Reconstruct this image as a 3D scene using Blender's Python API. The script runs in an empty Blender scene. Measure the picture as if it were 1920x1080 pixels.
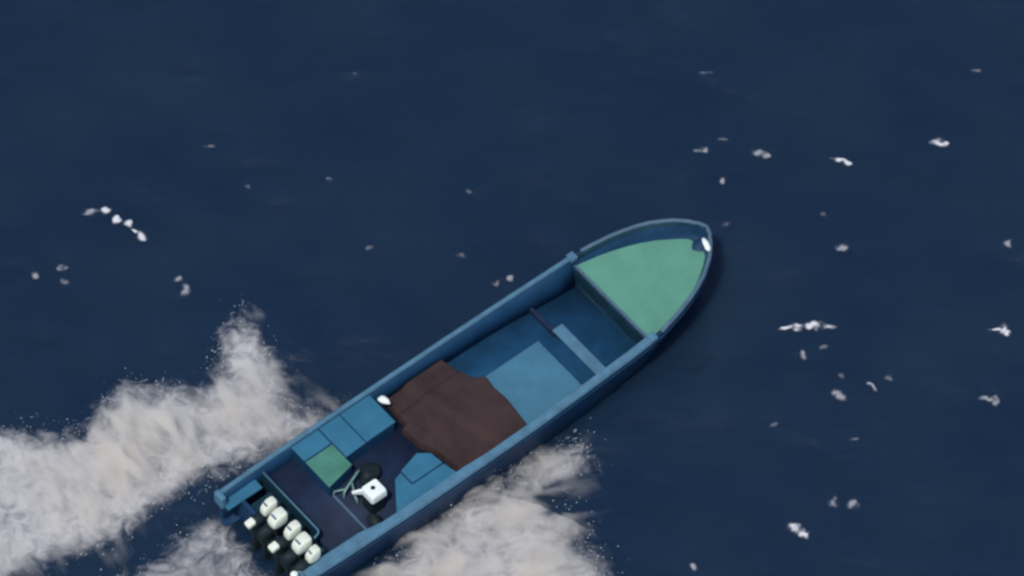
import bpy, bmesh, math, random
import numpy as np
from mathutils import Vector, Matrix

R = math.radians
random.seed(7)
rng = np.random.default_rng(11)
scene = bpy.context.scene
COL = scene.collection

# ------------------------------------------------------------------ camera
TILT = R(35)
DIST = 150.0
cam_d = bpy.data.cameras.new('drone_camera')
cam = bpy.data.objects.new('drone_camera', cam_d)
COL.objects.link(cam)
cam.location = (0, -DIST * math.sin(TILT), DIST * math.cos(TILT))
cam.rotation_euler = (TILT, 0, 0)
cam_d.sensor_width = 36
cam_d.lens = 36 * DIST / (1920 / 97.0)
cam_d.clip_end = 20000
cam_d.dof.use_dof = True
cam_d.dof.focus_distance = 125.0
cam_d.dof.aperture_fstop = 1.6
scene.camera = cam

# ------------------------------------------------------------------ sky, sun, exposure
SUN_AZ, SUN_EL = R(246), R(63)          # azimuth measured from +X counter-clockwise
w = bpy.data.worlds.new('World')
scene.world = w
w.use_nodes = True
nt = w.node_tree
bg = nt.nodes['Background']
sky = nt.nodes.new('ShaderNodeTexSky')
sky.sky_type = 'NISHITA'
sky.sun_disc = False
sky.sun_elevation = SUN_EL
sky.sun_rotation = R(90) - SUN_AZ
nt.links.new(sky.outputs[0], bg.inputs[0])
bg.inputs[1].default_value = 0.125
sun_d = bpy.data.lights.new('sun', 'SUN')
sun_d.energy = 2.75
sun_d.angle = R(0.6)
sun_d.color = (1.0, 0.95, 0.88)
sun = bpy.data.objects.new('sun', sun_d)
COL.objects.link(sun)
sv = Vector((math.cos(SUN_EL) * math.cos(SUN_AZ), math.cos(SUN_EL) * math.sin(SUN_AZ), math.sin(SUN_EL)))
sun.rotation_euler = (-sv).to_track_quat('-Z', 'Y').to_euler()
sun.location = sv * 60
scene.view_settings.view_transform = 'Standard'
scene.view_settings.look = 'None'
scene.view_settings.exposure = 0
scene.view_settings.gamma = 1
scene.view_settings.use_curve_mapping = False
scene.cycles.use_denoising = True
scene.cycles.volume_bounces = 6
scene.cycles.max_bounces = 12
scene.cycles.filter_width = 2.2

# ------------------------------------------------------------------ noise in numpy
def vnoise(x, y, seed=0):
    r = np.random.default_rng(seed)
    lat = r.random((256, 256))
    xi, yi = np.floor(x).astype(int), np.floor(y).astype(int)
    fx, fy = x - xi, y - yi
    fx = fx * fx * fx * (fx * (fx * 6 - 15) + 10)
    fy = fy * fy * fy * (fy * (fy * 6 - 15) + 10)
    a = lat[xi & 255, yi & 255]; b = lat[(xi + 1) & 255, yi & 255]
    c = lat[xi & 255, (yi + 1) & 255]; d = lat[(xi + 1) & 255, (yi + 1) & 255]
    return (a * (1 - fx) + b * fx) * (1 - fy) + (c * (1 - fx) + d * fx) * fy

def fbm(x, y, seed=0, octv=5, gain=0.5):
    s, amp, tot, f = 0, 1.0, 0, 1.0
    for k in range(octv):
        ca, sa = math.cos(k * 1.1), math.sin(k * 1.1)
        s = s + amp * vnoise((x * ca - y * sa) * f + 13.7 * k, (x * sa + y * ca) * f + 7.1 * k, seed + k)
        tot += amp; amp *= gain; f *= 2.03
    return s / tot

def smooth(e0, e1, v):
    t = np.clip((v - e0) / (e1 - e0), 0, 1)
    return t * t * (3 - 2 * t)

def sdist(poly, x, y):
    """signed distance to a polygon outline, positive inside"""
    p = np.array(poly, float); q = np.roll(p, -1, 0)
    best = np.full(x.shape, 1e9); inside = np.zeros(x.shape, bool)
    for (ax, ay), (bx, by) in zip(p, q):
        dx, dy = bx - ax, by - ay
        t = np.clip(((x - ax) * dx + (y - ay) * dy) / (dx * dx + dy * dy + 1e-12), 0, 1)
        best = np.minimum(best, np.hypot(x - ax - t * dx, y - ay - t * dy))
        cr = ((ay > y) != (by > y)) & (x < (bx - ax) * (y - ay) / (by - ay + 1e-12) + ax)
        inside ^= cr
    return np.where(inside, best, -best)

# ------------------------------------------------------------------ materials
def new_mat(name):
    m = bpy.data.materials.new(name); m.use_nodes = True
    return m, m.node_tree.nodes, m.node_tree.links, m.node_tree.nodes['Principled BSDF']

def paint(name, col, rough=0.45, var=0.25, scale=3.0, bump=0.02, wear=None, spec=0.22, streak=1.0):
    m, n, l, p = new_mat(name)
    tc = n.new('ShaderNodeTexCoord')
    mp = n.new('ShaderNodeMapping'); mp.inputs['Scale'].default_value = (1, streak, 1)
    l.new(tc.outputs['Object'], mp.inputs[0])
    nz = n.new('ShaderNodeTexNoise'); nz.inputs['Scale'].default_value = scale
    nz.inputs['Detail'].default_value = 7; nz.inputs['Roughness'].default_value = 0.62
    l.new(mp.outputs[0], nz.inputs['Vector'])
    rp = n.new('ShaderNodeValToRGB')
    rp.color_ramp.elements[0].position = 0.3; rp.color_ramp.elements[1].position = 0.72
    lo = [c * (1 - var) for c in col]; hi = [min(1, c * (1 + var)) for c in col]
    rp.color_ramp.elements[0].color = (*lo, 1); rp.color_ramp.elements[1].color = (*hi, 1)
    l.new(nz.outputs['Fac'], rp.inputs[0])
    out = rp.outputs[0]
    if wear:
        n2 = n.new('ShaderNodeTexNoise'); n2.inputs['Scale'].default_value = scale * 4.3
        n2.inputs['Detail'].default_value = 5
        l.new(tc.outputs['Object'], n2.inputs['Vector'])
        r2 = n.new('ShaderNodeValToRGB')
        r2.color_ramp.elements[0].position = 0.58; r2.color_ramp.elements[1].position = 0.75
        l.new(n2.outputs['Fac'], r2.inputs[0])
        mx = n.new('ShaderNodeMixRGB'); mx.inputs[2].default_value = (*wear, 1)
        ml = n.new('ShaderNodeMath'); ml.operation = 'MULTIPLY'; ml.inputs[1].default_value = 0.55
        l.new(r2.outputs[0], ml.inputs[0]); l.new(ml.outputs[0], mx.inputs[0])
        l.new(out, mx.inputs[1]); out = mx.outputs[0]
    l.new(out, p.inputs['Base Color'])
    p.inputs['Roughness'].default_value = rough
    p.inputs['Specular IOR Level'].default_value = spec
    b = n.new('ShaderNodeBump'); b.inputs['Strength'].default_value = 0.25; b.inputs['Distance'].default_value = bump
    l.new(nz.outputs['Fac'], b.inputs['Height']); l.new(b.outputs[0], p.inputs['Normal'])
    return m

M = {
    'hull':   paint('hull_paint', (0.012, 0.045, 0.105), 0.45, 0.25, 2.0, wear=(0.03, 0.07, 0.115)),
    'rail':   paint('rail_paint', (0.078, 0.18, 0.265), 0.5, 0.22, 4.0, wear=(0.09, 0.17, 0.24)),
    'bowrail': paint('bow_rail_paint', (0.075, 0.135, 0.195), 0.5, 0.2, 4.0),
    'inner':  paint('inner_wall_paint', (0.011, 0.052, 0.118), 0.55, 0.22, 2.5),
    'floor':  paint('floor_paint', (0.014, 0.074, 0.165), 0.6, 0.25, 2.2, wear=(0.02, 0.085, 0.165)),
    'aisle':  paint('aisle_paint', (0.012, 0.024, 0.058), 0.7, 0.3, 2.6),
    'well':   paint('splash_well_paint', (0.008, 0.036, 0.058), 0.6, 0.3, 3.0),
    'green':  paint('green_deck_paint', (0.105, 0.295, 0.220), 0.6, 0.12, 1.6, wear=(0.13, 0.295, 0.245)),
    'lid_green': paint('green_lid_paint', (0.06, 0.20, 0.15), 0.6, 0.2, 4.0, wear=(0.08, 0.19, 0.17)),
    'teal':   paint('locker_paint', (0.032, 0.145, 0.235), 0.55, 0.16, 2.6, wear=(0.05, 0.15, 0.24)),
    'panel':  paint('hatch_paint', (0.055, 0.168, 0.25), 0.55, 0.14, 1.8, wear=(0.055, 0.15, 0.235)),
    'cowl':   paint('cream_cowling', (0.74, 0.78, 0.66), 0.45, 0.07, 6.0, 0.003),
    'white':  paint('white_gelcoat', (0.80, 0.86, 0.83), 0.4, 0.06, 6.0, 0.003),
    'tarp':   paint('brown_tarp', (0.043, 0.026, 0.026), 0.85, 0.3, 2.0, 0.01, wear=(0.034, 0.030, 0.036)),
    'dark':   paint('dark_rubber', (0.010, 0.020, 0.024), 0.6, 0.4, 8.0),
    'pale':   paint('pale_green_pipe', (0.16, 0.30, 0.27), 0.5, 0.2, 9.0),
    'grey':   paint('grey_metal', (0.12, 0.19, 0.27), 0.4, 0.2, 9.0),
}

def foam_mat(name, lo=0.16, hi=0.95, strength=1.0, tint=(0.78, 0.79, 0.82)):
    """crest foam: bubbly patches, thinning out along the 'cover' attribute of the mesh"""
    m, n, l, p = new_mat(name)
    at = n.new('ShaderNodeAttribute'); at.attribute_name = 'cover'
    tc = n.new('ShaderNodeTexCoord')
    nz = n.new('ShaderNodeTexNoise'); nz.inputs['Scale'].default_value = 9; nz.inputs['Detail'].default_value = 6
    l.new(tc.outputs['Object'], nz.inputs['Vector'])
    ad = n.new('ShaderNodeMath'); ad.operation = 'MULTIPLY_ADD'; ad.inputs[1].default_value = 0.35
    l.new(nz.outputs['Fac'], ad.inputs[0])
    sb = n.new('ShaderNodeMath'); sb.operation = 'SUBTRACT'; sb.inputs[1].default_value = 0.175
    l.new(at.outputs['Fac'], ad.inputs[2]); l.new(ad.outputs[0], sb.inputs[0])
    mr = n.new('ShaderNodeMapRange'); mr.interpolation_type = 'SMOOTHSTEP'
    mr.inputs['From Min'].default_value = lo; mr.inputs['From Max'].default_value = hi
    mr.inputs['To Max'].default_value = strength
    l.new(sb.outputs[0], mr.inputs['Value'])
    pw = n.new('ShaderNodeMath'); pw.operation = 'POWER'; pw.inputs[1].default_value = 1.9
    l.new(mr.outputs[0], pw.inputs[0]); l.new(pw.outputs[0], p.inputs['Alpha'])
    p.inputs['Base Color'].default_value = (*tint, 1)
    p.inputs['Roughness'].default_value = 0.9
    p.inputs['Specular IOR Level'].default_value = 0.2
    return m
M['foam'] = foam_mat('crest_foam', strength=0.92)
M['foam_mid'] = foam_mat('crest_foam_thin', strength=0.58)
M['foam_faint'] = foam_mat('crest_foam_faint', strength=0.38)

def spray_mat(name, density, ang):
    """airborne spray: a scattering mist, denser in drawn-out clots, thinner towards its top"""
    m = bpy.data.materials.new(name); m.use_nodes = True
    n, l = m.node_tree.nodes, m.node_tree.links
    n.clear()
    o = n.new('ShaderNodeOutputMaterial'); v = n.new('ShaderNodeVolumePrincipled')
    v.inputs['Color'].default_value = (0.982, 0.948, 0.902, 1)
    v.inputs['Anisotropy'].default_value = 0.1
    tc = n.new('ShaderNodeTexCoord')
    mp = n.new('ShaderNodeMapping'); mp.inputs['Rotation'].default_value = (0, 0, -ang)
    l.new(tc.outputs['Object'], mp.inputs[0])
    m2 = n.new('ShaderNodeMapping'); m2.inputs['Scale'].default_value = (.55, 1.75, 1.0); l.new(mp.outputs[0], m2.inputs[0])
    nz = n.new('ShaderNodeTexNoise'); nz.inputs['Scale'].default_value = 1.6; nz.inputs['Detail'].default_value = 3
    nz.inputs['Roughness'].default_value = 0.5; nz.inputs['Distortion'].default_value = 0.4
    l.new(m2.outputs[0], nz.inputs['Vector'])
    mr = n.new('ShaderNodeMapRange'); mr.interpolation_type = 'SMOOTHSTEP'
    mr.inputs['From Min'].default_value = 0.43; mr.inputs['From Max'].default_value = 0.70
    mr.inputs['To Min'].default_value = density * 0.015; mr.inputs['To Max'].default_value = density
    l.new(nz.outputs['Fac'], mr.inputs['Value'])
    sx = n.new('ShaderNodeSeparateXYZ'); l.new(tc.outputs['Object'], sx.inputs[0])
    hz = n.new('ShaderNodeMapRange'); hz.inputs['From Min'].default_value = -0.06; hz.inputs['From Max'].default_value = 0.55
    hz.inputs['To Min'].default_value = 0.06
    l.new(sx.outputs['Z'], hz.inputs['Value'])
    mu = n.new('ShaderNodeMath'); mu.operation = 'MULTIPLY'
    l.new(mr.outputs[0], mu.inputs[0]); l.new(hz.outputs[0], mu.inputs[1])
    l.new(mu.outputs[0], v.inputs['Density'])
    l.new(v.outputs[0], o.inputs['Volume'])
    return m

def water_mat():
    m, n, l, p = new_mat('sea_water')
    tc = n.new('ShaderNodeTexCoord')
    big = n.new('ShaderNodeTexNoise'); big.inputs['Scale'].default_value = 0.35; big.inputs['Detail'].default_value = 4
    l.new(tc.outputs['Object'], big.inputs['Vector'])
    rp = n.new('ShaderNodeValToRGB')
    rp.color_ramp.elements[0].position = 0.3; rp.color_ramp.elements[1].position = 0.7
    rp.color_ramp.elements[0].color = (0.0075, 0.0225, 0.056, 1)
    rp.color_ramp.elements[1].color = (0.0125, 0.0300, 0.060, 1)
    l.new(big.outputs['Fac'], rp.inputs[0])
    # broken foam lying on the water, where the mesh says the wake has churned it
    at = n.new('ShaderNodeAttribute'); at.attribute_name = 'churn'
    nz = n.new('ShaderNodeTexNoise'); nz.inputs['Scale'].default_value = 3.2; nz.inputs['Detail'].default_value = 8
    nz.inputs['Roughness'].default_value = 0.65; nz.inputs['Distortion'].default_value = 0.8
    l.new(tc.outputs['Object'], nz.inputs['Vector'])
    ad = n.new('ShaderNodeMath'); ad.operation = 'MULTIPLY_ADD'; ad.inputs[1].default_value = 1.5
    l.new(at.outputs['Fac'], ad.inputs[0]); l.new(nz.outputs['Fac'], ad.inputs[2])
    mr = n.new('ShaderNodeMapRange'); mr.interpolation_type = 'SMOOTHSTEP'
    mr.inputs['From Min'].default_value = 0.95; mr.inputs['From Max'].default_value = 1.55
    mr.inputs['To Max'].default_value = 0.8
    l.new(ad.outputs[0], mr.inputs['Value'])
    mx = n.new('ShaderNodeMixRGB'); mx.inputs[2].default_value = (0.62, 0.61, 0.60, 1)
    l.new(mr.outputs[0], mx.inputs[0]); l.new(rp.outputs[0], mx.inputs[1])
    l.new(mx.outputs[0], p.inputs['Base Color'])
    rr = n.new('ShaderNodeMapRange'); rr.inputs['To Min'].default_value = 0.16; rr.inputs['To Max'].default_value = 0.8
    l.new(mr.outputs[0], rr.inputs['Value']); l.new(rr.outputs[0], p.inputs['Roughness'])
    p.inputs['IOR'].default_value = 1.33
    p.inputs['Subsurface Weight'].default_value = 1.0; p.inputs['Subsurface Radius'].default_value = (1, 1, 1); p.inputs['Subsurface Scale'].default_value = 1.6
    rip = n.new('ShaderNodeTexNoise'); rip.inputs['Scale'].default_value = 2.6; rip.inputs['Detail'].default_value = 6
    mp = n.new('ShaderNodeMapping'); mp.inputs['Scale'].default_value = (0.8, 1.5, 1); mp.inputs['Rotation'].default_value = (0, 0, R(20))
    l.new(tc.outputs['Object'], mp.inputs[0]); l.new(mp.outputs[0], rip.inputs['Vector'])
    b = n.new('ShaderNodeBump'); b.inputs['Strength'].default_value = 0.6; b.inputs['Distance'].default_value = 0.07
    l.new(rip.outputs['Fac'], b.inputs['Height']); l.new(b.outputs[0], p.inputs['Normal'])
    return m
M['water'] = water_mat()

# ------------------------------------------------------------------ object helpers
def tag(o, label=None, cat=None, group=None, kind=None):
    for k, v in (('label', label), ('category', cat), ('group', group), ('kind', kind)):
        if v: o[k] = v
    return o

def link(name, me, mat=None, parent=None, smoothing=True):
    o = bpy.data.objects.new(name, me); COL.objects.link(o)
    if mat is not None: me.materials.append(mat)
    if smoothing:
        for f in me.polygons: f.use_smooth = True
    if parent: o.parent = parent
    return o

def obj(name, bm, mat=None, parent=None, bevel=0.0, smoothing=True, segs=2):
    bmesh.ops.recalc_face_normals(bm, faces=bm.faces)
    me = bpy.data.meshes.new(name); bm.to_mesh(me); bm.free()
    o = link(name, me, mat, parent, smoothing)
    if bevel:
        b = o.modifiers.new('bevel', 'BEVEL'); b.width = bevel; b.segments = segs; b.limit_method = 'ANGLE'; b.angle_limit = R(35)
        wn = o.modifiers.new('wn', 'WEIGHTED_NORMAL')
    return o

def box(bm, x0, x1, y0, y1, z0, z1, mat4=None):
    vs = [bm.verts.new((x, y, z)) for x in (x0, x1) for y in (y0, y1) for z in (z0, z1)]
    for f in ((0, 1, 3, 2), (4, 6, 7, 5), (0, 4, 5, 1), (2, 3, 7, 6), (0, 2, 6, 4), (1, 5, 7, 3)):
        bm.faces.new([vs[i] for i in f])
    if mat4 is not None: bmesh.ops.transform(bm, matrix=mat4, verts=vs)
    return vs

def prism(bm, pts, z0, z1):
    lo = [bm.verts.new((x, y, z0)) for x, y in pts]; hi = [bm.verts.new((x, y, z1)) for x, y in pts]
    bm.faces.new(lo[::-1]); bm.faces.new(hi)
    n = len(pts)
    for i in range(n):
        j = (i + 1) % n
        bm.faces.new((lo[i], lo[j], hi[j], hi[i]))

def tube(bm, pts, rad, seg=10, closed_ends=True):
    pts = [Vector(p) for p in pts]; rings = []
    for i, p in enumerate(pts):
        t = (pts[min(i + 1, len(pts) - 1)] - pts[max(i - 1, 0)]).normalized()
        u = t.cross(Vector((0, 0, 1)))
        if u.length < 1e-3: u = t.cross(Vector((0, 1, 0)))
        u.normalize(); v = t.cross(u)
        r = rad[i] if isinstance(rad, (list, tuple)) else rad
        rings.append([bm.verts.new(p + u * (r * math.cos(a)) + v * (r * math.sin(a))) for a in [2 * math.pi * k / seg for k in range(seg)]])
    for a, b in zip(rings, rings[1:]):
        for k in range(seg):
            bm.faces.new((a[k], a[(k + 1) % seg], b[(k + 1) % seg], b[k]))
    if closed_ends:
        bm.faces.new(rings[0][::-1]); bm.faces.new(rings[-1])

def loft(bm, rings, cap=True, closed=True):
    vr = [[bm.verts.new(p) for p in r] for r in rings]
    n = len(vr[0])
    for a, b in zip(vr, vr[1:]):
        for k in range(n if closed else n - 1):
            bm.faces.new((a[k], a[(k + 1) % n], b[(k + 1) % n], b[k]))
    if cap and closed:
        bm.faces.new(vr[0][::-1]); bm.faces.new(vr[-1])
    return vr

# ------------------------------------------------------------------ sea
BOAT_O = (-4.742, -6.356); PSI = R(39.1)
PORT_SPRAY = [(-3.35, -2.95), (-4.12, -2.87), (-4.38, -2.43), (-4.62, -1.70), (-4.88, -1.15), (-5.20, -0.72), (-5.50, -1.45), (-5.75, -2.2), (-6.06, -2.45), (-6.49, -2.36), (-6.91, -2.49), (-7.42, -2.36), (-7.84, -2.9), (-8.25, -3.4), (-9.07, -3.4), (-10.52, -3.4), (-12.58, -4.03), (-12.58, -7.68), (-9.9, -6.92), (-8.66, -6.36), (-7.42, -5.7), (-6.96, -5.23), (-6.44, -4.82), (-5.72, -4.48), (-4.95, -4.15), (-4.28, -3.75)]
STAR_SPRAY = [(0.26, -3.95), (0.82, -3.72), (1.42, -3.6), (1.53, -3.95), (1.45, -4.34), (1.15, -4.69), (1.36, -5.22), (1.44, -5.66), (1.25, -5.85), (1.54, -6.17), (1.73, -6.57), (1.65, -8.31), (-2.68, -9.06), (-4.95, -8.81), (-3.09, -6.96), (-2.68, -6.54), (-2.06, -5.93), (-1.34, -5.23), (-0.77, -4.78), (-0.21, -4.28)]
WASH = [(-5.5, -5.15), (-6.29, -5.6), (-7.32, -6.5), (-9.6, -8.6), (-5.15, -9.06), (-4.3, -7.2), (-4.9, -6.2)]

def axis(half, dense, step, far, growth=1.35):
    a = list(np.arange(-dense, dense + 1e-6, step)); s = step; x = dense; out = []
    while x < far:
        s *= growth; x += s; out.append(x)
    return np.array([-v for v in out[::-1]] + a + out)

def sea():
    xs = axis(0, 15, 0.075, 6000); ys = axis(0, 12.5, 0.075, 6000)
    X, Y = np.meshgrid(xs, ys, indexing='ij')
    Z = np.zeros_like(X)
    r = np.random.default_rng(3)
    for k in range(26):
        lam = 0.7 * (1.17 ** k) if k < 14 else r.uniform(0.8, 5)
        th = R(75) + r.normal(0, 0.55)
        amp = 0.0075 * lam ** 0.8
        ph = r.uniform(0, 6.28)
        arg = (X * math.cos(th) + Y * math.sin(th)) * 2 * math.pi / lam + ph
        Z += amp * (np.sin(arg) + 0.25 * np.sin(2 * arg)) * 0.55
    Z += (fbm(X * 0.8 + 40, Y * 1.1 + 40, 21, 5) - 0.5) * 0.10
    fade = smooth(26, 14, np.maximum(np.abs(X), np.abs(Y) * 1.1))
    fade = np.where(np.maximum(np.abs(X), np.abs(Y)) > 26, 0, fade)
    Z *= np.clip(1 - (np.maximum(np.abs(X), np.abs(Y)) - 12) / 12, 0, 1)
    wob = (fbm(X * 0.9 + 5, Y * 0.9 + 9, 31, 4) - 0.5) * 0.9
    c = np.zeros_like(X)
    for poly, k in ((PORT_SPRAY, 0.62), (STAR_SPRAY, 0.62), (WASH, 0.5)):
        d = sdist(poly, X, Y) + wob * 0.6
        if poly is STAR_SPRAY: d = d - 1.2 * np.exp(-(((X - 1.0) / .8) ** 2 + ((Y + 4.9) / .36) ** 2))
        c = np.maximum(c, k * (.45 * smooth(-.65, -.05, d) + .55 * smooth(-0.35, 0.5, d)))
    Z += c * (fbm(X * 2.2, Y * 2.2, 55, 4) - 0.45) * 0.14
    # keep the water under the boat floor
    dx, dy = X - BOAT_O[0], Y - BOAT_O[1]
    lx = dx * math.cos(PSI) + dy * math.sin(PSI); ly = -dx * math.sin(PSI) + dy * math.cos(PSI)
    under = smooth(1.5, 1.1, np.abs(ly)) * smooth(-0.3, 0.2, lx) * smooth(10.6, 9.6, lx) if False else \
        (1 - smooth(1.1, 1.5, np.abs(ly))) * smooth(-0.3, 0.2, lx) * (1 - smooth(9.6, 10.6, lx))
    Z = Z * (1 - 0.8 * under)
    nx, ny = X.shape
    idx = np.arange(nx * ny).reshape(nx, ny)
    faces = np.stack([idx[:-1, :-1], idx[1:, :-1], idx[1:, 1:], idx[:-1, 1:]], -1).reshape(-1, 4)
    me = bpy.data.meshes.new('sea')
    me.vertices.add(nx * ny)
    me.vertices.foreach_set('co', np.stack([X, Y, Z], -1).ravel())
    me.loops.add(faces.size); me.loops.foreach_set('vertex_index', faces.ravel())
    me.polygons.add(len(faces)); me.polygons.foreach_set('loop_start', np.arange(len(faces)) * 4)
    me.update(calc_edges=True)
    at = me.attributes.new('churn', 'FLOAT', 'POINT'); at.data.foreach_set('value', c.ravel().astype(np.float32))
    me.polygons.foreach_set('use_smooth', np.ones(len(faces), bool))
    me.materials.append(M['water'])
    o = bpy.data.objects.new('sea', me); COL.objects.link(o)
    tag(o, 'dark blue open sea with small ripples around the speedboat', 'sea', kind='structure')
sea()

# ------------------------------------------------------------------ speedboat
boat = bpy.data.objects.new('speedboat', None); COL.objects.link(boat)
boat.location = (BOAT_O[0], BOAT_O[1], 0); boat.rotation_euler = (0, 0, PSI)
tag(boat, 'long open blue speedboat with green bow deck racing across the sea', 'boat')

SHEER = [(0, 1.30, .90), (1.0, 1.33, .90), (2.5, 1.35, .90), (4.2, 1.35, .91), (5.6, 1.34, .93), (7.0, 1.31, .97), (8.0, 1.28, 1.0), (8.5, 1.26, 1.03),
         (9.0, 1.19, 1.08), (9.5, 1.08, 1.14), (9.9, .95, 1.18), (10.25, .78, 1.22), (10.55, .56, 1.25), (10.75, .36, 1.27), (10.86, .18, 1.28)]
def interp(x, k):
    return float(np.interp(x, [s[0] for s in SHEER], [s[k] for s in SHEER]))
def half(x): return interp(x, 1)
def zs(x): return interp(x, 2)
stations = list(np.arange(0, 8.5, 0.5)) + [8.5, 8.8, 9.1, 9.4, 9.7, 9.95, 10.2, 10.4, 10.55, 10.67, 10.77, 10.84, 10.88]

# outer shell: sheer, rub strake, chine, keel
bm = bmesh.new(); rings = []
for x in stations:
    b, z = half(x), zs(x)
    t = max(0, (x - 6.0) / 4.9)
    keel = -0.32 + 1.25 * t ** 2.2
    chz = 0.02 + 0.75 * t ** 2.0
    chb = b * (0.95 - 0.34 * t ** 2.6)
    prof = [(b, z), (b * 1.012, z - .10), (b * (0.985 - .08 * t), z - .18), (b * (0.97 - .16 * t ** 2), (z + chz) / 2), (chb, chz), (chb * .5, (chz + keel) / 2), (0, keel)]
    ring = [(x, y, zz) for y, zz in prof] + [(x, -y, zz) for y, zz in prof[-2::-1]]
    rings.append(ring)
loft(bm, rings, cap=False, closed=False)
bm.verts.ensure_lookup_table()
n = len(rings[0]); tip = bm.verts.new((10.93, 0, 1.2))
last = bm.verts[(len(rings) - 1) * n: len(rings) * n]
for a, b2 in zip(last, last[1:]): bm.faces.new((a, b2, tip))
bm.faces.new((last[0], tip, last[-1]))
hull = obj('hull', bm, M['hull'], boat)
sol = hull.modifiers.new('wall', 'SOLIDIFY'); sol.thickness = 0.03; sol.offset = -1

# inner liner walls, port and starboard, and the bulwark lining round the bow
for s in (1, -1):
    bm = bmesh.new(); rr = []
    for x in [v for v in stations if v <= 8.5]:
        b, z = half(x), zs(x)
        rr.append([(x, s * (b - .078), z - .02), (x, s * (b - .12 - .07 * smooth(6.5, 8.5, x)), .6), (x, s * (b - .15 - .10 * smooth(6.5, 8.5, x)), .2)])
    loft(bm, rr, cap=False, closed=False)
    o = obj('inner_wall', bm, M['inner'], boat)
    sm = o.modifiers.new('wall', 'SOLIDIFY'); sm.thickness = 0.012; sm.offset = 0
    bm = bmesh.new(); rr = []
    for x in [8.56] + [v for v in stations if 8.6 < v <= 10.7]:
        b, z = half(x) - .045, zs(x)
        rr.append([(x, s * max(b, .03), z - .004), (x, s * max(b - .02, .02), .95), (x, s * max(b - .03, .01), .70)])
    loft(bm, rr, cap=False, closed=False)
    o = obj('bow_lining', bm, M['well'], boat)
    sm = o.modifiers.new('wall', 'SOLIDIFY'); sm.thickness = 0.012; sm.offset = 0

# gunwales
for s in (1, -1):
    bm = bmesh.new(); rr = []
    for x in [v for v in stations if v <= 8.5]:
        b, z = half(x), zs(x)
        if s > 0: wi = .085
        else: wi = .25 if x <= 1.6 else (.17 if x <= 4.2 else .14)
        o_ = b + (.022 if s > 0 else .035)
        sec = [(o_, z - .07), (o_ + .005, z - .01), (o_ - .025, z + .03), (b - wi + .02, z + .035), (b - wi, z + .01), (b - wi, z - .045)]
        rr.append([(x, s * y, zz) for y, zz in sec])
    loft(bm, rr)
    obj('gunwale', bm, M['rail'], boat, .006)
    # blunt joint where the cockpit rail meets the bow
    bm = bmesh.new()
    b = half(8.55)
    box(bm, 8.50, 8.66, min(s * (b - .13), s * (b + .05)), max(s * (b - .13), s * (b + .05)), zs(8.5) - .05, zs(8.5) + .06)
    obj('rail_joint', bm, M['rail'], boat, .015)

# rubbing strake along each side, a hand below the gunwale
for s in (1, -1):
    bm = bmesh.new()
    tube(bm, [(x, s * (half(x) * 1.0 + .012), zs(x) - .17) for x in stations if x < 10.5], .022, 8)
    obj('rubbing_strake', bm, M['inner'], boat)

# bow gunwale: one bent cap all the way round the stem
bm = bmesh.new(); rr = []
bx = [v for v in stations if v >= 8.8]
path = [(x, half(x), zs(x)) for x in bx] + [(10.95, 0, 1.29)] + [(x, -half(x), zs(x)) for x in bx[::-1]]
for i, p in enumerate(path):
    a = Vector(path[max(i - 1, 0)]); b = Vector(path[min(i + 1, len(path) - 1)])
    t = (b - a).normalized(); nrm = Vector((t.y, -t.x, 0)).normalized()
    if i <= len(bx) and nrm.y < 0 and i < len(bx): nrm = -nrm
    if i > len(bx) and nrm.y > 0: nrm = -nrm
    if i == len(bx): nrm = Vector((1, 0, 0))
    c = Vector(p)
    ring = [c + nrm * .03 + Vector((0, 0, -.05)), c + nrm * .035 + Vector((0, 0, .0)), c + nrm * .01 + Vector((0, 0, .03)),
            c - nrm * .025 + Vector((0, 0, .03)), c - nrm * .045 + Vector((0, 0, .005)), c - nrm * .045 + Vector((0, 0, -.05))]
    rr.append(ring)
loft(bm, rr)
obj('bow_rail', bm, M['bowrail'], boat)

# floors
bm = bmesh.new(); prism(bm, [(3.95, -1.24), (6.5, -1.2), (8.56, -1.07), (8.56, 1.07), (6.5, 1.2), (3.95, 1.24)], .27, .31)
obj('cockpit_floor', bm, M['floor'], boat)
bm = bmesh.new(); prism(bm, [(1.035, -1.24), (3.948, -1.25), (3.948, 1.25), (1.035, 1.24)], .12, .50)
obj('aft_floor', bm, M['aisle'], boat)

bm = bmesh.new(); box(bm, .415, .98, -1.2, .94, .40, .44)
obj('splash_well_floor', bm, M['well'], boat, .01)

# green foredeck, recessed below the bow rail, with an aft coaming
bm = bmesh.new()
dk = [(x, half(x) - .06) for x in (8.6, 9.0, 9.4, 9.8, 10.1, 10.35, 10.55, 10.68)]
pts = [(x, -max(y, .05)) for x, y in dk] + [(10.77, -.06), (10.77, .06)] + [(x, max(y, .05)) for x, y in dk[::-1]]
prism(bm, pts, .74, .80)
obj('foredeck', bm, M['green'], boat, .012)
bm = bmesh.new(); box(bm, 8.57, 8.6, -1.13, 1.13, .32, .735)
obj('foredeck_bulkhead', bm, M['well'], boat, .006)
bm = bmesh.new(); box(bm, 8.575, 8.635, -1.15, 1.15, .803, .825)
obj('deck_edge_trim', bm, M['bowrail'], boat, .008)
# white fitting at the stem
bm = bmesh.new()
rr = []
for t, wd, h in ((0, .03, .02), (.05, .055, .06), (.16, .06, .09), (.26, .045, .07), (.32, .02, .03)):
    rr.append([(t, wd * math.cos(a), .0 + h * (0.5 + 0.5 * math.sin(a))) for a in [2 * math.pi * k / 10 for k in range(10)]])
loft(bm, rr)
bmesh.ops.transform(bm, matrix=Matrix.Translation((10.60, -.47, 1.285)) @ Matrix.Rotation(R(97 - 39 + 14), 4, 'Z'), verts=bm.verts)
o = obj('bow_fitting', bm, M['white'], boat); o['label'] = 'white painted fitting on the bow rail at the stem'

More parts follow.
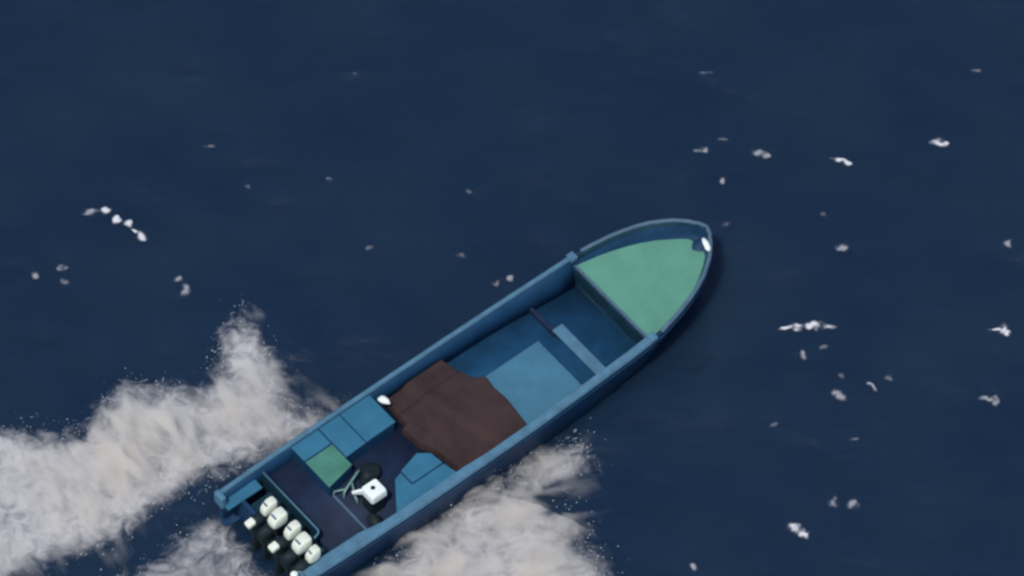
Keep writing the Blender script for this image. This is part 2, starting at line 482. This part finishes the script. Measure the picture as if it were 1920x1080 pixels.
# thwart: broad light plank to starboard, dark frame across to port
bm = bmesh.new(); box(bm, 7.40, 7.64, -1.2, .36, .56, .62)
obj('thwart', bm, M['rail'], boat, .015)
bm = bmesh.new(); box(bm, 7.45, 7.53, .363, 1.19, .18, .42)
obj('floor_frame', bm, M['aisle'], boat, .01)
bm = bmesh.new(); box(bm, 7.47, 7.57, .25, .34, .18, .555)
obj('thwart_post', bm, M['inner'], boat, .01)

# raised hatch cover
bm = bmesh.new(); box(bm, 5.60, 7.02, -1.17, .33, .18, .50)
hb = obj('hatch_box', bm, M['inner'], boat, .012)
bm = bmesh.new(); box(bm, 5.55, 7.06, -1.18, .37, .503, .56)
obj('hatch_cover', bm, M['panel'], boat, .02)
for yy in (-.95, .12):
    bm = bmesh.new(); tube(bm, [(7.02, yy - .07, .562), (7.02, yy - .06, .59), (7.02, yy + .06, .59), (7.02, yy + .07, .562)], .012, 8)
    obj('hatch_handle', bm, M['rail'], boat)

# side decks level with the gunwale: port, with its lids
bm = bmesh.new(); prism(bm, [(1.76, .10), (2.39, .22), (2.41, .44), (3.61, .46), (3.61, 1.25), (1.76, 1.25)], .175, .835)
lk = obj('side_locker', bm, M['inner'], boat, .01)
for pts, m in (([(2.93, .45), (3.64, .46), (3.64, 1.255), (2.93, 1.255)], 'teal'),
               ([(2.42, .42), (2.905, .44), (2.905, 1.255), (2.42, 1.255)], 'teal'),
               ([(1.74, .845), (2.385, .845), (2.385, 1.25), (1.74, 1.25)], 'teal')):
    bm = bmesh.new(); prism(bm, pts, .838, .875); obj('locker_lid', bm, M[m], lk, .014)
bm = bmesh.new(); prism(bm, [(1.74, .08), (2.39, .21), (2.39, .81), (1.74, .81)], .838, .880)
o = obj('locker_lid', bm, M['lid_green'], lk, .014); o['label'] = 'green locker lid beside the helm'

# starboard side deck with one inset lid
bm = bmesh.new(); prism(bm, [(2.83, -.56), (3.48, -.38), (3.68, -.54), (3.82, -1.25), (2.33, -1.25)], .175, .835)
lk2 = obj('side_locker', bm, M['inner'], boat, .01)
bm = bmesh.new(); prism(bm, [(3.02, -.48), (3.50, -.35), (3.71, -.52), (3.75, -.825), (3.02, -.825)], .838, .88)
obj('locker_lid', bm, M['teal'], lk2, .014)
bm = bmesh.new(); prism(bm, [(2.30, -1.255), (2.81, -.56), (2.988, -.50), (2.988, -.857), (3.758, -.857), (3.84, -1.255)], .838, .872)
obj('locker_lid', bm, M['teal'], lk2, .012)

# cross step at the aft end of the raised cockpit, splash-well bulkhead, transom
bm = bmesh.new(); box(bm, 1.80, 1.85, -1.22, .075, .503, .535)
obj('cross_step', bm, M['bowrail'], boat, .01)
bm = bmesh.new(); box(bm, .985, 1.03, -.5, 1.18, .173, .78)
obj('splash_well_bulkhead', bm, M['well'], boat, .008)
bm = bmesh.new(); tube(bm, [(1.007, 1.18, .80), (1.007, -.50, .80), (.975, -.56, .80), (.83, -.60, .79)], .022, 8)
obj('bulkhead_rail', bm, M['rail'], boat)
bm = bmesh.new(); box(bm, .335, .41, -1.24, 1.24, .0, .66)
obj('transom', bm, M['hull'], boat, .01)
bm = bmesh.new(); box(bm, .02, .84, .98, 1.22, .62, .68)
obj('quarter_shelf', bm, M['teal'], boat, .012)
bm = bmesh.new(); box(bm, .14, .33, -1.2, .52, .36, .66)
obj('motor_bracket', bm, M['dark'], boat, .02)
for s in (1, -1):
    bm = bmesh.new(); y = s * (half(0) - (.09 if s > 0 else .11))
    box(bm, -.05, .07, y - .13, y + .13, .62, .955)
    obj('stern_post', bm, M['rail'], boat, .03)
bm = bmesh.new()
tube(bm, [(.03 + .07 * math.cos(a), -1.17 + .07 * math.sin(a), .985) for a in [2 * math.pi * k / 16 for k in range(17)]], .026, 8)
o = obj('stern_ring', bm, M['grey'], boat)
bm = bmesh.new(); bmesh.ops.create_uvsphere(bm, u_segments=16, v_segments=10, radius=.075)  # white cap put at the rail-end highlight; it gives no light
bmesh.ops.transform(bm, matrix=Matrix.Translation((-.03, -1.10, .99)) @ Matrix.Diagonal((1, 1, .7, 1)), verts=bm.verts)
o = obj('stern_cap', bm, M['white'], boat); o['label'] = 'white domed cap on the starboard stern corner'

# outboard motors
def motor(y, wd, ln, tilt, zt, rear):
    p = bpy.data.meshes.new('outboard_motor')
    bm = bmesh.new()
    # leg, anti-ventilation plate, gearcase and clamp
    rr = []
    for z, w_, l_ in ((-.55, .035, .12), (-.2, .04, .13), (.25, .06, .15), (.6, .085, .19), (.78, .10, .22)):
        rr.append([(-.12 + l_ * math.cos(a), w_ * math.sin(a), z) for a in [2 * math.pi * k / 12 for k in range(12)]])
    loft(bm, rr)
    box(bm, -.32, .06, -.10, .10, -.26, -.235)
    tube(bm, [(.16, 0, -.52), (.06, 0, -.52), (-.2, 0, -.52), (-.3, 0, -.52)], [.01, .05, .05, .03], 10)
    box(bm, -.02, .2, -.08, .08, .40, .68)
    o = obj('outboard_motor', bm, M['dark'], boat, 0)
    o.location = (.32, y, .22)
    o.rotation_euler = (0, R(tilt), 0)
    # cowling: square-shouldered shell, lower at the back, with a dark air slot behind
    bm = bmesh.new(); rr = []
    for z, k, sh in ((.74, .84, 0), (.79, 1.0, 0), (.90, 1.03, .005), (zt - .07, .97, .012), (zt - .015, .88, .02), (zt + .005, .74, .022)):
        ring = []
        for a in [2 * math.pi * j / 24 for j in range(24)]:
            ca, sa = math.cos(a), math.sin(a)
            px_ = math.copysign(abs(ca) ** .36, ca)
            taper = 1 - .16 * max(0, -px_)
            drop = .05 * max(0, -px_) if z > .95 else 0
            ring.append((ln * k * px_ + .10 + sh, wd * k * taper * math.copysign(abs(sa) ** .36, sa), z - drop))
        rr.append(ring)
    loft(bm, rr)
    obj('cowling', bm, M['cowl'], o)
    bm = bmesh.new(); box(bm, .10 - ln * .9, .10 + ln * .98, -wd * .9, wd * .9, .70, .737)
    obj('cowling_gasket', bm, M['dark'], o, .01)
    bm = bmesh.new(); box(bm, .10 - ln * .62, .10 - ln * .42, -wd * .55, wd * .55, zt - .045, zt - .005)
    obj('air_slot', bm, M['grey'], o, .006)
    if rear:
        bm = bmesh.new(); box(bm, -.235, -.045, -wd * .78, wd * .78, .72, .84, Matrix.Rotation(R(-14), 4, 'Y'))
        obj('rear_cover', bm, M['cowl'], o, .03)
for y, wd, ln, tl, zt, rear in ((.33, .10, .15, 4, 1.06, True), (.02, .13, .17, 2, 1.05, False), (-.37, .105, .15, 5, 1.06, True),
                               (-.71, .135, .17, 2, 1.06, False), (-1.03, .10, .13, 3, 1.05, False)):
    motor(y, wd, ln, tl, zt, rear)

# helm: white square pod on a dark pedestal
bm = bmesh.new(); box(bm, 2.12, 2.44, -.74, -.42, .173, .86)
hp = obj('helm_console', bm, M['dark'], boat, .03)
bm = bmesh.new(); rr = []
for z, k in ((.863, .86), (.89, 1.0), (1.0, 1.0), (1.055, .9), (1.065, .78)):
    rr.append([(2.30 + .19 * k * sx, -.57 + .19 * k * sy, z) for sx, sy in ((1, .8), (.8, 1), (-.8, 1), (-1, .8), (-1, -.8), (-.8, -1), (.8, -1), (1, -.8))])
loft(bm, rr)
obj('console_top', bm, M['white'], hp, .008)
bm = bmesh.new(); tube(bm, [(2.29, -.55, 1.064), (2.29, -.55, 1.078)], .045, 14)
obj('compass', bm, M['dark'], hp)
bm = bmesh.new()
loft(bm, [[(2.12, -.47, .90), (2.12, -.40, .90), (2.12, -.40, 1.03), (2.12, -.47, 1.03)],
          [(1.96, -.33, .88), (1.98, -.29, .88), (1.98, -.29, .95), (1.96, -.33, .95)]])
o = obj('console_wing', bm, M['white'], hp, .01)
# pale pipe frame beside the helm
bm = bmesh.new()
tube(bm, [(2.50, .14, .18), (2.50, .14, .66), (2.42, .10, .70), (2.02, -.06, .70), (1.96, -.08, .66), (1.96, -.08, .18)], .024, 8)
tube(bm, [(2.22, .02, .70), (2.05, -.32, .70), (2.05, -.36, .64), (2.05, -.36, .18)], .024, 8)
tube(bm, [(2.02, -.06, .70), (1.84, .06, .66), (1.82, .08, .30)], .022, 8)
obj('pipe_frame', bm, M['pale'], boat)

# ------------------------------------------------------------------ things lying in the boat
def boat_pt(x, y, z):
    c, s = math.cos(PSI), math.sin(PSI)
    return (BOAT_O[0] + x * c - y * s, BOAT_O[1] + x * s + y * c, z)

def drape(name, poly, base, hfun, mat, loc, step=.02, edge=.07):
    """a soft cover: grid of the outline, raised by hfun, hanging to base at the edge"""
    P = np.array(poly); x0, y0 = P.min(0) - .02; x1, y1 = P.max(0) + .02
    xs = np.arange(x0, x1, step); ys = np.arange(y0, y1, step)
    X, Y = np.meshgrid(xs, ys, indexing='ij')
    d = sdist(poly, X, Y)
    H = base + (hfun(X, Y) - base) * np.sqrt(np.clip(smooth(-.01, edge, d), 0, 1))
    keep = d > -.02
    idx = -np.ones(X.shape, int); idx[keep] = np.arange(keep.sum())
    ver = np.stack([X[keep], Y[keep], H[keep]], -1)
    fc = []
    for i in range(X.shape[0] - 1):
        for j in range(X.shape[1] - 1):
            q = (idx[i, j], idx[i + 1, j], idx[i + 1, j + 1], idx[i, j + 1])
            if min(q) >= 0: fc.append([int(v) for v in q])
    me = bpy.data.meshes.new(name); me.from_pydata(ver.tolist(), [], fc); me.update()
    o = link(name, me, mat)
    sd = o.modifiers.new('cloth', 'SOLIDIFY'); sd.thickness = .012
    o.location = boat_pt(*loc); o.rotation_euler = (0, 0, PSI)
    return o

def tarp_h(X, Y):
    # flat cargo under it: two box tops at different heights with a soft fold between, long shallow creases
    h = .66 + .07 * smooth(4.55, 4.75, X + .25 * Y) - .05 * smooth(.62, .74, Y)
    c1 = np.abs(vnoise(X * .9 + .5 * Y + 20, Y * .7 - .3 * X + 20, 79) - .5)
    h = h + .010 * (1 - smooth(0, .05, c1)) + .02 * (fbm(X * 2.2, Y * 2.2, 78, 3) - .5)
    return h

tp = drape('tarpaulin', [(3.88, 1.16), (4.6, 1.19), (5.34, 1.19), (5.42, .80), (5.52, .44), (5.74, .30), (5.70, .02), (5.73, -.3), (5.68, -.8), (5.64, -1.17), (4.85, -1.19), (3.98, -1.16), (3.90, -.42), (3.74, -.10), (3.70, .40), (3.84, .46)], .40, tarp_h, M['tarp'], (0, 0, 0))
tag(tp, 'crumpled dark brown tarpaulin over cargo amidships in the speedboat', 'tarpaulin')

def bundle(name, loc, size, seed, mat, rz=0):
    bm = bmesh.new(); bmesh.ops.create_icosphere(bm, subdivisions=3, radius=1)
    r = random.Random(seed)
    ph = [r.uniform(0, 6) for _ in range(6)]
    for v in bm.verts:
        k = 1 + .12 * math.sin(3.1 * v.co.x + ph[0]) * math.sin(2.7 * v.co.y + ph[1]) + .08 * math.sin(6 * v.co.z + ph[2] + 3 * v.co.x)
        v.co = Vector((v.co.x * size[0] * k, v.co.y * size[1] * k, max(v.co.z, -.55) * size[2] * k))
    o = obj(name, bm, mat)
    o.location = boat_pt(*loc); o.rotation_euler = (0, 0, PSI + rz)
    return o
tag(bundle('dark_lump', (2.62, -.02, .60), (.24, .19, .18), 1, M['dark'], .3), 'uneven black bag lying between the green locker lid and the tarpaulin', 'lump')  # plain dark rounded masses beside the helm, left unidentified
tag(bundle('dark_lump', (2.04, -.90, .58), (.17, .14, .14), 2, M['dark'], 1.0), 'small black bag at the foot of the white helm console', 'lump')
wb = bundle('white_bundle', (3.80, 1.02, .80), (.075, .13, .07), 3, M['white'], .35)
tag(wb, 'small white bundle by the port rail at the corner of the tarpaulin', 'bundle')

# ------------------------------------------------------------------ spray thrown up along the hull and behind the motors
def spray(name, poly, hfun, mat, label, step=.04, soft=.5, wobble=.5):
    P = np.array(poly); x0, y0 = P.min(0) - .6; x1, y1 = P.max(0) + .6
    x0 = max(x0, -12.2); y0 = max(y0, -9)
    xs = np.arange(x0, x1, step); ys = np.arange(y0, y1, step)
    X, Y = np.meshgrid(xs, ys, indexing='ij')
    H = hfun(X, Y, sdist(poly, X, Y))
    keep = H > .004
    keep[0, :] = keep[-1, :] = False; keep[:, 0] = keep[:, -1] = False
    cell = keep[:-1, :-1] | keep[1:, :-1] | keep[1:, 1:] | keep[:-1, 1:]
    use = np.zeros(X.shape, bool)
    use[:-1, :-1] |= cell; use[1:, :-1] |= cell; use[1:, 1:] |= cell; use[:-1, 1:] |= cell
    n = use.sum(); idx = -np.ones(X.shape, int); idx[use] = np.arange(n)
    LOW = -.12
    top = np.stack([X[use], Y[use], np.where(keep[use], H[use], .004) - .04], -1)
    bot = np.stack([X[use], Y[use], np.full(n, LOW)], -1)
    ci, cj = np.nonzero(cell)
    q = np.stack([idx[ci, cj], idx[ci + 1, cj], idx[ci + 1, cj + 1], idx[ci, cj + 1]], -1)
    faces = [q, q[:, ::-1] + n]
    # side walls where a cell has no neighbour
    cp = np.pad(cell, 1)
    for di, dj, a, b in ((-1, 0, 3, 0), (1, 0, 1, 2), (0, -1, 0, 1), (0, 1, 2, 3)):
        free = ~cp[ci + 1 + di, cj + 1 + dj]
        va, vb = q[free, a], q[free, b]
        faces.append(np.stack([vb, va, va + n, vb + n], -1))
    F = np.concatenate(faces)
    me = bpy.data.meshes.new(name); me.from_pydata(np.concatenate([top, bot]).tolist(), [], F.tolist()); me.update()
    o = link(name, me, mat)
    tag(o, label, 'spray', kind='stuff')
    return o

AX = np.array([math.cos(PSI), math.sin(PSI)])
def local(X, Y):
    dx, dy = X - BOAT_O[0], Y - BOAT_O[1]
    return dx * AX[0] + dy * AX[1], -dx * AX[1] + dy * AX[0]

def billow(X, Y, seed, sx=1.0, sy=1.0):
    """rounded lumps with streaks drawn out away from the hull"""
    lx, ly = local(X, Y)
    wx = fbm(X * 1.1 + 3, Y * 1.1, seed + 9, 3) - .5; wy = fbm(X * 1.1, Y * 1.1 + 7, seed + 19, 3) - .5
    u, v = lx * 1.9 + ly * .5 + wx * 1.3 + 50, ly * .55 + wy * 1.3 + 50
    big = fbm(u, v, seed, 2)
    ridge = 1 - np.abs(fbm(u * 1.9, v * 1.5, seed + 3, 4, .55) * 2 - 1)
    fine = fbm(u * 5, v * 4, seed + 5, 3, .6)
    return .66 * big + .28 * ridge + .04 * fine

def port_h(X, Y, d):
    b = billow(X, Y, 101)
    d = d + (fbm(X * 1.6, Y * 1.6, 140, 2) - .5) * .7
    e = smooth(-.7, 1.35, d)
    back = 1 - .5 * smooth(-7.0, -9.5, X) if False else 1 - .55 * (1 - smooth(-9.5, -7.0, X))
    return np.clip(e * (.12 + 1.75 * np.clip(b - .3, 0, 1)) * back, 0, 1.2) - .015
def star_h(X, Y, d):
    b = billow(X, Y, 201)
    d = d + (fbm(X * 1.6, Y * 1.6, 240, 2) - .5) * .6
    e = smooth(-.7, 1.25, d)
    gap = 1 - .95 * np.exp(-(((X - 1.0) / .8) ** 2 + ((Y + 4.98) / .36) ** 2))
    return np.clip(e * gap * (.12 + 1.65 * np.clip(b - .3, 0, 1)), 0, 1.2) - .015
def wash_h(X, Y, d):
    b = billow(X, Y, 301)
    d = d + (fbm(X * 1.8, Y * 1.8, 340, 4) - .5) * .7
    return np.clip(smooth(-.1, .6, d) * .55 * np.clip(b - .36, 0, 1), 0, .5) - .012
sm_ = spray_mat('port_mist', 16.0, R(122)); sm2 = spray_mat('starboard_mist', 16.0, R(15))
spray('port_spray', PORT_SPRAY, port_h, sm_, 'billowing white spray fanning out from the port side of the speedboat')
spray('starboard_spray', STAR_SPRAY, star_h, sm2, 'white spray sheet thrown out along the starboard hull of the speedboat')
spray('propeller_wash', WASH, wash_h, spray_mat('wash_mist', 11.0, PSI), 'churned grey white wash trailing behind the outboard motors')

# droplets torn off the edges of the spray
def droplets():
    r = np.random.default_rng(5); pts = []
    for poly, hf, k in ((PORT_SPRAY, port_h, 1150), (STAR_SPRAY, star_h, 800), (WASH, wash_h, 150)):
        P = np.array(poly); lo, hi = P.min(0) - .5, P.max(0) + .5
        lo = np.maximum(lo, (-11, -8)); n = 60000
        X = r.uniform(lo[0], hi[0], n); Y = r.uniform(lo[1], hi[1], n)
        d = sdist(poly, X, Y)
        H = np.maximum(hf(X, Y, d), 0)
        pr = np.exp(-((d - .12) / .30) ** 2) * (.25 + vnoise(X * 1.7 + 9, Y * 1.7, 66) ** 2 * 2)
        ok = (r.random(n) < pr) ; ii = np.nonzero(ok)[0][:k]
        lx, ly = local(X[ii], Y[ii])
        z = H[ii] + r.random(len(ii)) ** 2 * .35 + .02
        keep = ~((np.abs(ly) < 1.42) & (lx > -.1))
        pts.append(np.stack([X[ii], Y[ii], z], -1)[keep])
    pts = np.concatenate(pts)
    tv = np.array([(1, 0, 0), (-1, 0, 0), (0, 1, 0), (0, -1, 0), (0, 0, 1), (0, 0, -1)], float)
    tf = np.array([(0, 2, 4), (2, 1, 4), (1, 3, 4), (3, 0, 4), (2, 0, 5), (1, 2, 5), (3, 1, 5), (0, 3, 5)])
    rad = .004 + .008 * r.random(len(pts)) ** 3
    V = (pts[:, None, :] + tv[None] * rad[:, None, None] * (1 + .5 * r.random((len(pts), 1, 3)))).reshape(-1, 3)
    F = (tf[None] + 6 * np.arange(len(pts))[:, None, None]).reshape(-1, 3)
    me = bpy.data.meshes.new('spray_droplets'); me.from_pydata(V.tolist(), [], F.tolist()); me.update()
    o = link('spray_droplets', me, M['white'])
    tag(o, 'fine white droplets flung from the edges of the boat spray', 'spray', kind='stuff')
droplets()

# ------------------------------------------------------------------ small foam crests scattered on the sea
def crest_mesh(blobs, seed, step=.022):
    """one fleck: a few soft elongated blobs of foam riding 2 cm proud of the ripples"""
    r = np.random.default_rng(seed)
    xs = [b[0] for b in blobs]; ys = [b[1] for b in blobs]; m = max(max(b[2], b[3]) for b in blobs) * 2.4
    X, Y = np.meshgrid(np.arange(min(xs) - m, max(xs) + m, step), np.arange(min(ys) - m, max(ys) + m, step), indexing='ij')
    Xw = X + (fbm(X * 7 + seed, Y * 7 + 3, seed + 11, 3) - .5) * .16; Yw = Y + (fbm(X * 7 + 9, Y * 7 + seed, seed + 17, 3) - .5) * .14
    c = np.zeros_like(X)
    for bx_, by_, a, b, ang in blobs:
        ca, sa = math.cos(ang), math.sin(ang)
        u = ((Xw - bx_) * ca + (Yw - by_) * sa) / a; v = (-(Xw - bx_) * sa + (Yw - by_) * ca) / b
        c = np.maximum(c, np.exp(-(u * u + v * v) * .8))
    c *= .55 + .9 * fbm(X * 8 + seed, Y * 8 + 31, seed, 3)
    keep = c > .13
    idx = -np.ones(X.shape, int); idx[keep] = np.arange(keep.sum())
    Z = .03 * np.clip(c, 0, 1) + .012 * fbm(X * 14, Y * 14, seed + 4, 2)
    ver = np.stack([X[keep], Y[keep], Z[keep]], -1)
    q = np.stack([idx[:-1, :-1], idx[1:, :-1], idx[1:, 1:], idx[:-1, 1:]], -1).reshape(-1, 4)
    q = q[q.min(1) >= 0]
    me = bpy.data.meshes.new('foam_fleck'); me.from_pydata(ver.tolist(), [], q.tolist()); me.update()
    at = me.attributes.new('cover', 'FLOAT', 'POINT'); at.data.foreach_set('value', c[keep].astype(np.float32))
    return me

sea_obj = bpy.data.objects['sea']
_dg = None
def water_z(x, y):
    v = sea_obj.data
    ok, loc, nrm, fi = sea_obj.closest_point_on_mesh((x, y, 0))
    return loc.z
def fleck(name, x, y, blobs, mat, label, cat, seed):
    o = link(name, crest_mesh(blobs, seed), M[mat])
    o.location = (x, y, water_z(x, y) + .012)
    tag(o, label, cat, 'foam flecks scattered on the dark sea')
    return o
D = -.6
FL = [
    # x, y, blobs(dx,dy,half length,half width,angle), material, label
    (-8.2, 1.79, [(0, 0, .16, .07, .25)], 'foam_mid', 'pale oblong foam fleck, left end of the beaded foam chain'),
    (-7.56, 1.62, [(-.33, .25, .09, .11, 0), (-.13, .02, .1, .09, D), (.11, -.09, .11, .08, D), (.24, -.26, .08, .03, D), (.37, -.4, .08, .13, .3)], 'foam', 'beaded chain of bright foam slanting down across the left of the sea'),
    (-8.73, 0.44, [(0, 0, .07, .08, 0)], 'foam_mid', 'round foam dot below the beaded foam chain, upper of a pair'),
    (-9.21, 0.23, [(0, 0, .08, .09, .8)], 'foam_mid', 'dim foam dot near the left edge of the sea, lower of a pair'),
    (-6.4, 0.08, [(-.07, .13, .08, .08, 0), (.09, -.14, .09, .13, .4)], 'foam_mid', 'dim double foam fleck above the tall port spray plume'),
    (-0.31, 0.13, [(0, 0, .09, .06, .9)], 'foam_mid', 'slanted foam speck beside the port rail, left of two'),
    (-0.02, 0.25, [(0, 0, .09, .07, .6)], 'foam_mid', 'rounder foam speck beside the port rail, right of two'),
    (3.79, 3.28, [(0, 0, .09, .07, .5), (-.15, -.04, .12, .04, .1)], 'foam_mid', 'thin tailed foam fleck beyond the bow, leftmost of the top row'),
    (4.87, 3.17, [(-.04, .03, .14, .07, -.2), (.08, -.03, .08, .08, 0)], 'foam_mid', 'soft oblong foam fleck beyond the bow, second in the top row'),
    (6.47, 3.02, [(-.05, .04, .16, .06, -.2), (.09, -.04, .1, .08, -.5)], 'foam', 'bright oblong foam fleck third in the top row beyond the bow'),
    (8.37, 3.46, [(-.04, .02, .14, .09, 0), (.08, -.04, .08, .09, 0)], 'foam', 'bright blunt foam fleck at the far top right of the sea'),
    (4.12, 2.58, [(0, 0, .06, .09, .3)], 'foam_mid', 'tiny foam speck a little above the tip of the bow'),
    (6.08, 1.67, [(0, 0, .06, .08, 0)], 'foam_faint', 'faint foam dot right of the bow, upper of two'),
    (6.39, 0.92, [(0, 0, .10, .09, 0)], 'foam_mid', 'dim foam dot right of the bow, lower of two'),
    (9.62, 1.01, [(0, 0, .08, .08, 0)], 'foam_mid', 'lone dim foam dot at the right edge level with the bow'),
    (5.7, -0.9, [(-.42, -.03, .13, .05, .2), (-.2, 0, .13, .09, 0), (.1, .03, .19, .10, -.1), (.42, .0, .12, .055, -.15)], 'foam', 'longest foam streak, level and bright, right of the green deck'),
    (5.6, -1.55, [(0, 0, .06, .09, .3)], 'foam_mid', 'small foam speck just under the longest foam streak'),
    (6.32, -2.05, [(0, 0, .08, .07, D)], 'foam_faint', 'faint foam speck well below the longest foam streak'),
    (6.24, -2.52, [(0, 0, .18, .08, D)], 'foam_mid', 'slanted dull foam smear at lower right of the green deck'),
    (6.86, -2.24, [(0, 0, .10, .04, 0), (.06, -.05, .04, .1, 0)], 'foam_mid', 'hooked tiny foam fleck right of the slanted smear'),
    (7.22, -2.11, [(0, 0, .08, .06, D)], 'foam_faint', 'faint foam speck right of the hooked fleck'),
    (9.15, -2.61, [(-.05, .03, .15, .06, .1), (.1, -.03, .07, .12, .2)], 'foam_mid', 'grey bent foam fleck near the right edge of the sea'),
    (9.44, -1.02, [(.02, 0, .10, .11, 0), (-.12, 0, .12, .03, 0), (.08, -.08, .06, .08, 0)], 'foam', 'bright white foam spot at the right edge right of the longest streak'),
    (6.11, -5.01, [(0, 0, .08, .11, 0)], 'foam_mid', 'dim upright foam dot at lower right, left of a close pair'),
    (6.47, -5.06, [(0, 0, .10, .10, 0)], 'foam_mid', 'dim round foam dot at lower right, right of a close pair'),
    (5.41, -5.63, [(-.05, .06, .13, .11, -.4), (.09, -.08, .12, .08, -.8)], 'foam', 'brightest compact foam fleck at the lower right of the sea'),
    (3.42, -6.48, [(0, 0, .07, .10, .4)], 'foam_mid', 'lone dim foam dot near the bottom right of the starboard spray'),
]
for i, (x, y, bl, mt, lab) in enumerate(FL):
    fleck('foam_fleck', x, y, bl, mt, lab, 'foam fleck', 400 + i * 7)

faint = [(-5.93, 3.37), (-5.18, 2.39), (-3.56, 2.58), (-0.82, 2.27), (-0.98, 0.79), (-2.78, 0.94), (6.01, -1.38), (5.05, -3.23), (6.52, -3.55), (3.81, 5.16), (9.15, 5.16), (-3.09, 5.13), (4.12, 3.5), (9.85, -5.16), (-8.66, 0.13), (4.18, 1.45)]
bm = bmesh.new()
cov = []
for k, (x, y) in enumerate(faint):
    me = crest_mesh([(0, 0, random.uniform(.07, .13), random.uniform(.04, .07), random.uniform(-.6, .4))], 900 + k)
    me.transform(Matrix.Translation((x, y, water_z(x, y) + .012)))
    bm.from_mesh(me); bpy.data.meshes.remove(me)
me = bpy.data.meshes.new('faint_foam'); bm.to_mesh(me); bm.free()
o = link('faint_foam', me, M['foam_faint'])
tag(o, 'barely visible thin foam specks scattered over the dark sea', 'foam', kind='stuff')
